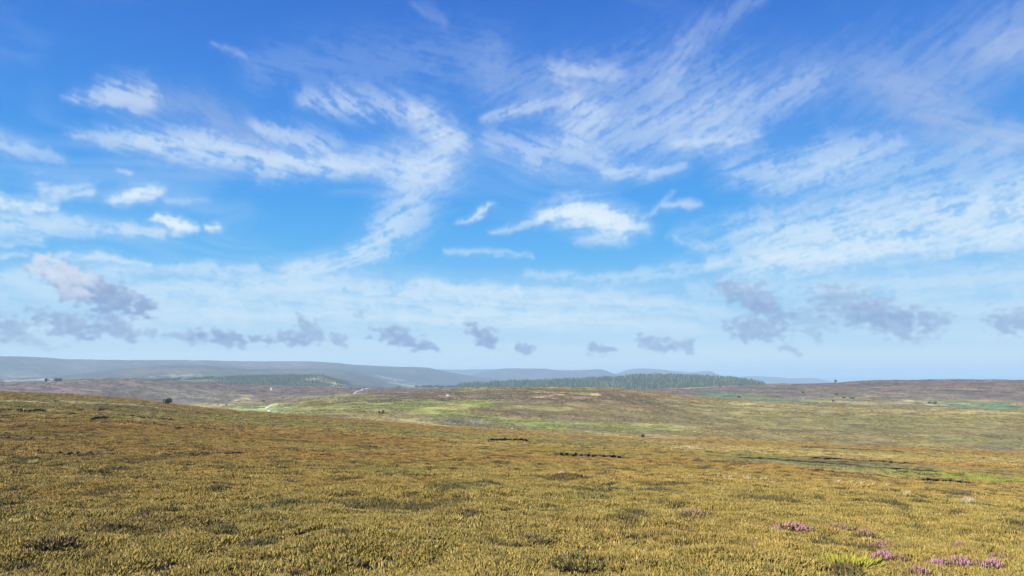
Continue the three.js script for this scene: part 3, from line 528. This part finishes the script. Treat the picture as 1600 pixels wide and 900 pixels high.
function tussock(label, X, Y, w, h, m = bleached) {
  const p = spot(X, Y, 4), o = thing('grass_tussock', label, 'grass', { x: p.x, y: p.y, z: p.z }, w * 9, 'bleached grass tussocks');
  mesh('blades', bladeGeo, m, o).scale.set(w / 2, h, w / 2.6); const b = mesh('green_base', shootGeo, baseGreen, o); b.scale.set(w * .3, h * .7, w * .26);
}
tussock('bleached pale tussock alone on the right slope', 1514, 790, .62, .27);
tussock('bleached grass at the left edge beside a dark mound', 52, 726, .9, .3, strawMat);
tussock('wispy pale grass left of the dark edge mound', -4, 726, .9, .28, strawMat);
tussock('pale tussock near the middle of the slope', 878, 745, .55, .28);
tussock('faint straw tussock above the single bleached one', 1417, 778, .6, .24, strawMat);
tussock('pale tussock at the far left of the bleached twig line', 1080, 749, .5, .26);
[[1310, 757], [1330, 757.5], [1346, 760], [1364, 761], [1386, 762]].forEach(([X, Y], i) => tussock(['pale tuft at the left of the straw row', 'second pale tuft of the straw row', 'middle pale tuft of the straw row', 'fourth pale tuft of the straw row', 'pale tuft at the right end of the straw row'][i], X, Y, .8, .27, i & 1 ? strawMat : bleached));

const twigGeo = (() => { const r = rng(71), parts = []; for (let i = 0; i < 7; i++) { const a = r() * 6.283, l = .5 + .5 * r(), pts = []; for (let k = 0; k < 4; k++) pts.push(new THREE.Vector3(Math.cos(a) * l * k / 3 + (r() - .5) * .15, k / 3 * (.4 + .6 * r()), Math.sin(a) * l * k / 3 + (r() - .5) * .15)); parts.push(new THREE.TubeGeometry(new THREE.CatmullRomCurve3(pts), 6, .028, 4)); } return mergeGeometries(parts); })();
const deadWood = mat([.48, .42, .32], .9);
[[1122, 748, 'bleached dead twigs at the left of the pale row'], [1136, 751, 'bleached dead twigs second in the pale row'], [1170, 752, 'brightest bleached dead twigs, middle of the row'], [1186, 752, 'bleached dead twigs right of the brightest ones'], [1198, 755, 'bleached dead twigs at the right end of the row']].forEach(([X, Y, label], i) => {
  const p = spot(X, Y, 4), o = tag(mesh('dead_twigs', twigGeo, deadWood, scene), label, 'twigs', 'bleached dead twigs on the slope'); o.position.set(p.x, p.y, p.z); o.scale.set(.3, .3 + .05 * (i % 3), .25); o.rotation.y = i * 1.7;
});

// ------------------------------------------------------------------ trees and bushes
function crownGeo(seed, n = 520, flat = 1) {
  const r = rng(seed), p = [], lobes = [];
  for (let i = 0; i < 9; i++) { const a = r() * 6.283, q = .62 * Math.sqrt(r()); lobes.push([Math.cos(a) * q, .45 + .4 * (r() - .35), Math.sin(a) * q, .26 + .16 * r()]); }
  for (let i = 0; i < n; i++) {
    const L = lobes[i % 9], u = r() * 2 - 1, a = r() * 6.283, q = L[3] * (.7 + .35 * r()), s = Math.sqrt(1 - u * u), c = [L[0] + Math.cos(a) * s * q, L[1] * flat + u * q * .85, L[2] + Math.sin(a) * s * q];
    for (let f = 0; f < 2; f++) for (let k = 0; k < 3; k++) p.push(c[0] + (r() - .5) * .2, c[1] + (r() - .5) * .2, c[2] + (r() - .5) * .2);
  }
  const g = new THREE.BufferGeometry(); g.setAttribute('position', new THREE.Float32BufferAttribute(p, 3)); g.computeVertexNormals(); return g;
}
const crowns = [crownGeo(1), crownGeo(2), crownGeo(3)], bark = mat([.07, .055, .04]), leafy = [mat([.035, .048, .02]), mat([.055, .07, .026]), mat([.05, .075, .03])];
const trunkGeo = (() => { const t = [new THREE.CylinderGeometry(.035, .06, .4, 7).translate(0, .2, 0)]; for (let k = 0; k < 4; k++) { const g = new THREE.CylinderGeometry(.012, .03, .42, 5).translate(0, .21, 0); g.rotateZ(.65); g.rotateY(k * 1.6); g.translate(0, .32, 0); t.push(g); } return mergeGeometries(t); })();
let tc = 0;
function tree(name, label, X, Y, w, h, tone, group, category = 'tree') {
  const p = spot(X, Y, 60), o = thing(name, label, category, { x: p.x, y: p.y - .1, z: p.z }, tc * 2.1, group);
  const c = mesh('crown', crowns[tc % 3], leafy[tone], o); c.scale.set(w / 1.7, h / 1.02, w / 1.7); const t = mesh('trunk', trunkGeo, bark, o); t.scale.set(h * .8, h, h * .8); tc++; return p;
}
{ const s = (X, Y, w) => spot(X, Y, 60).d / F * w;
  const T = (name, label, X, Y, wpx, hpx, tone, group, category) => tree(name, label, X, Y, s(X, Y, wpx), s(X, Y, hpx), tone, group, category);
  T('hawthorn_tree', 'lone dark round tree on the edge of the near moor', 263, 631.5, 13, 9.5, 0);
  T('skyline_tree', 'small lone tree on the skyline of the right moor', 1306, 598.3, 4, 5.5, 0);
  const G = 'small bushes on the far moors', B = 'bush';
  T('bush', 'dark bush on the right moor below the skyline tree', 1306.5, 618, 5, 3.5, 0, G, B);
  T('bush', 'dark bush on the right moor, leftmost below the skyline', 1255, 614.5, 5, 3, 0, G, B);
  T('bush', 'dark bush at the foot of the right moor', 1302, 628.5, 4, 4, 0, G, B);
  T('bush', 'low green bush right of the foot of the moor', 1331, 623, 9, 2.5, 1, G, B);
  T('bush', 'low green bush left of the other low one', 1319, 622, 7, 2.2, 1, G, B);
  T('bush', 'left of two dark trees by the bracken field', 1453, 631, 5, 3.5, 0, G, B);
  T('bush', 'right of two dark trees by the bracken field', 1460.5, 631.5, 6, 4, 0, G, B);
  T('bush', 'dark round bush at the end of the conifer wood', 1125, 605, 3.5, 2.2, 0, G, B);
  T('bush', 'small upright tree between two bushes past the wood', 1135, 604.3, 2.4, 2.8, 0, G, B);
  T('bush', 'dark bush farthest right past the wood', 1156, 603, 4, 2, 0, G, B);
  T('bush', 'dark bush in the green strip below the right moor', 1155, 621.5, 6, 3, 0, G, B);
  T('bush', 'left of two grey green trees on the green hillside', 593, 647, 5, 6, 1, G, B);
  T('bush', 'right of two grey green trees on the green hillside', 598, 647, 6, 7, 1, G, B);
  T('bush', 'lone dark bush at the foot of the far hillside', 1005, 684, 6.5, 6, 0, G, B);
  T('bush', 'bush above the green field in the valley', 341, 633.5, 4, 2, 1, G, B);
  T('bush', 'second bush above the green field in the valley', 353, 633.3, 4, 2, 1, G, B);
  T('bush', 'dark bush on the purple moor above the bend', 412, 627.5, 7, 2.5, 0, G, B);
  T('tree', 'tree left of the white farmhouse', 72.5, 596.8, 6, 5.5, 1, 'trees by the farmhouse');
  T('tree', 'broad tree right of the white farmhouse', 87, 596, 8, 5, 2, 'trees by the farmhouse');
  T('tree', 'tree farthest right of the white farmhouse', 93.5, 595.6, 7, 4.5, 2, 'trees by the farmhouse');
}
// ------------------------------------------------------------------ the farmhouse
{
  const p = spot(78, 596.6, 500), k = p.d / F, o = thing('farmhouse', 'tiny white farmhouse between trees on the purple moor', 'house', { x: p.x, y: p.y - .3, z: p.z }, .25);
  const w = 5.2 * k, h = 1.5 * k, dp = 3 * k, white = mat([.75, .73, .68]), slate = mat([.16, .16, .17]), glass = mat([.05, .06, .07], .3);
  mesh('wall', new THREE.BoxGeometry(w, h, dp).translate(0, h / 2, 0), white, o);
  const sh = new THREE.Shape([new THREE.Vector2(-dp / 2 - .3, 0), new THREE.Vector2(dp / 2 + .3, 0), new THREE.Vector2(0, h * .8)]);
  const rf = mesh('roof', new THREE.ExtrudeGeometry(sh, { depth: w + .6, bevelEnabled: false }).translate(0, 0, -w / 2 - .3).rotateY(Math.PI / 2).translate(0, h + .01, 0), slate, o);
  for (const q of [-1, 1]) mesh('chimney', new THREE.BoxGeometry(.9, 1.6, .9).translate(q * (w / 2 - .9), h * 1.8 + .4, 0), white, rf);
  for (const q of [-.32, 0, .32]) mesh('window', new THREE.BoxGeometry(1.1, 1.3, .1).translate(q * w, h * .62, dp / 2 + .02), glass, o);
  mesh('door', new THREE.BoxGeometry(1, 2, .1).translate(.16 * w, 1.05, dp / 2 + .02), slate, o);
}
// ------------------------------------------------------------------ woods: masses of conifers
const conifer = (() => { const t = [new THREE.CylinderGeometry(.02, .03, .25, 5).translate(0, .12, 0)], r = rng(81); for (let k = 0; k < 4; k++) { const g = new THREE.ConeGeometry(.21 - k * .04, .38, 7, 1, true), q = g.attributes.position; for (let i = 0; i < q.count; i++) if (q.getY(i) < 0) { const f = .8 + .4 * r(); q.setXYZ(i, q.getX(i) * f, q.getY(i) - .05 * r(), q.getZ(i) * f); } g.translate(0, .3 + k * .18, 0); t.push(g); } const g = mergeGeometries(t); g.computeVertexNormals(); return g; })();
const broad = (() => { const g = mergeGeometries([crownGeo(9, 120).deleteAttribute('uv'), crownGeo(10, 60)]); return g; })();
function wood(name, label, geo, places, tones) {
  const im = new THREE.InstancedMesh(geo, mat([1, 1, 1], 1), places.length), M = new THREE.Matrix4(), c = new THREE.Color(), r = rng(places.length);
  im.name = numbered(name); tag(im, label, 'wood', null, 'stuff');
  places.forEach(([x, z, h, w], i) => { M.makeRotationY(r() * 6.28).scale(new THREE.Vector3(w, h, w)).setPosition(x, ground(x, z) - .5, z); im.setMatrixAt(i, M); const t = tones[Math.floor(r() * tones.length)], v = .75 + .5 * r(); im.setColorAt(i, c.setRGB(t[0] * v, t[1] * v, t[2] * v)); });
  scene.add(im); console.log(name, places.length);
}
const stand = (X0, X1, d0, d1, step, h, seed, keep = () => true) => { const r = rng(seed), out = [], a0 = azOf(X0), a1 = azOf(X1); for (let d = d0; d < d1; d += step) for (let a = a0; a < a1; a += step / d) { const aa = a + (r() - .5) * step / d, dd = d + (r() - .5) * step, X = xOf(aa); if (!keep(X, dd, r)) continue; const hh = h * (.5 + .75 * r()) * (1 + .35 * noise(X * .06, dd * .02)); out.push([Math.sin(aa) * dd, -Math.cos(aa) * dd, hh, hh * (.85 + .4 * r())]); } return out; };
const needles = [[.035, .055, .028], [.045, .07, .035], [.06, .085, .04], [.03, .045, .028], [.1, .115, .055], [.02, .032, .022]];
wood('conifer_wood', 'wide dark conifer wood on the hill in the centre', conifer, stand(715, 1196, 3120, 4360, 12.5, 18, 3, (X, d, r) => { const edge = noise(X * .05, d * .01); const open = fbm(X * .012, d * .004 + 3, 3); return X > 722 + edge * 8 && r() < (open > .28 && d < 3900 ? .12 : .9) && (X < 1100 || r() < .75); }), needles);
wood('conifer_wood', 'smaller dark conifer wood on the left hill', conifer, stand(318, 545, 3150, 4330, 11, 9.5, 4, (X, d, r) => r() < .9 * sstep(318, 370, X) * (X > 470 && fbm(X * .03, d * .01, 2) > -.05 ? .3 : 1)), needles);
wood('tree_belt', 'thin belt of trees on the skyline fields left of the wood', broad, stand(622, 724, 3850, 4050, 17, 13, 5, (X, d, r) => r() < .3 + .4 * noise(X * .08, 2)), [[.05, .07, .035], [.04, .06, .03]]);
wood('tree_belt', 'hazy belt of trees on the far left fields', broad, stand(222, 330, 4080, 4230, 15, 12, 6, (X, d, r) => r() < .35 + .6 * noise(X * .06, 5)), [[.05, .07, .035], [.04, .06, .03]]);
// ------------------------------------------------------------------ tracks and stones
function track(label, line, width) {
  const pts = line.map(([X, Y]) => spot(X, Y, 300)), c = new THREE.CatmullRomCurve3(pts.map((p) => new THREE.Vector3(p.x, 0, p.z))), n = 40, pos = [], ix = [];
  for (let i = 0; i <= n; i++) { const p = c.getPoint(i / n), t = c.getTangent(i / n), w = width * (.85 + .3 * noise(i * .4, width)); for (const s of [-.5, .5]) { const x = p.x - t.z * w * s, z = p.z + t.x * w * s; pos.push(x, ground(x, z) + .6, z); } if (i < n) ix.push(i * 2, i * 2 + 1, i * 2 + 2, i * 2 + 1, i * 2 + 3, i * 2 + 2); }
  const g = new THREE.BufferGeometry(); g.setAttribute('position', new THREE.Float32BufferAttribute(pos, 3)); g.setIndex(ix); g.computeVertexNormals();
  tag(mesh('track', g, mat([.55, .49, .42]), scene), label, 'track', null, 'structure');
}
track('straight pale track climbing the purple moor', [[544, 618.5], [556, 612.5], [567, 608], [575, 606.3]], 4.5);
track('short pale track above the green fields', [[416.5, 639], [420, 636], [424.5, 633.5]], 4);
track('pale track fragment by the green fields', [[419.5, 645], [420, 642]], 3.5);
track('faint pale track on the purple moor', [[423.3, 610], [424, 606]], 3.5);
const rockGeo = (() => { const out = []; for (let v = 0; v < 3; v++) { const r = rng(91 + v), g = new THREE.IcosahedronGeometry(1, 1), q = g.attributes.position, m = {}; for (let i = 0; i < q.count; i++) { const k = [q.getX(i), q.getY(i), q.getZ(i)].map((a) => a.toFixed(2)).join(); const f = m[k] ??= .7 + .5 * r(); q.setXYZ(i, q.getX(i) * f, q.getY(i) * f * .7 + .25, q.getZ(i) * f); } g.computeVertexNormals(); out.push(g); } return out; })();
const rockMat = [mat([.55, .51, .44]), mat([.42, .39, .33]), mat([.3, .29, .25])];
[[700, 618.5, 4.2, 'big pale outcrop near the top of the hillside'], [845, 622, 1.6, 'small white stone high on the brown hillside'], [928, 681, 2.4, 'white stone at the foot of the hillside'], [776, 670.5, 2, 'white stone under the green patch'], [800, 670, 3, 'pale stones above the edge of the near moor'], [757, 634.5, 1.6, 'pale stone beside the top green patch'], [1255, 622.5, 1.6, 'white stone on the right moor'], [1281, 629.5, 1.8, 'white stone at the foot of the right moor'], [883, 679, 1.4, 'little pale stone left of the foot of the hillside'], [1138, 676.5, 1.6, 'little pale stone in the middle of the hillside'], [1535, 642.5, 1.2, 'left of two white specks of stone on the right crest'], [1560, 643.5, 1.3, 'right of two white specks of stone on the right crest'], [690, 699.5, 2.2, 'white stone on the near moor beside a peat bank'], [633, 627, 1.5, 'pale stone left on the brown hillside']]
  .concat(['leftmost', 'second from the left', 'third from the left', 'fourth from the left', 'fifth from the left', 'fourth from the right', 'third from the right', 'second from the right', 'rightmost'].map((w, i) => [694 + i * 8.5, 656 + (i * 4 % 9) * .8, 1.2 + (i % 3) * .5, w]))
  .forEach(([X, Y, px, label], i) => { const p = spot(X, Y, 30), o = mesh('boulder', rockGeo[i % 3], rockMat[i < 14 ? 0 : i % 3], scene), s = px / F * p.d * .62; tag(o, i < 14 ? label : 'pale grey scree stone under the bright green slope, ' + label, 'boulder', i < 14 ? 'scattered pale stones' : 'stones of the scree on the hillside'); o.position.set(p.x, p.y - s * .15, p.z); o.scale.set(s, s * .8, s); o.rotation.y = i * 1.3; });
renderer.render(scene, camera);
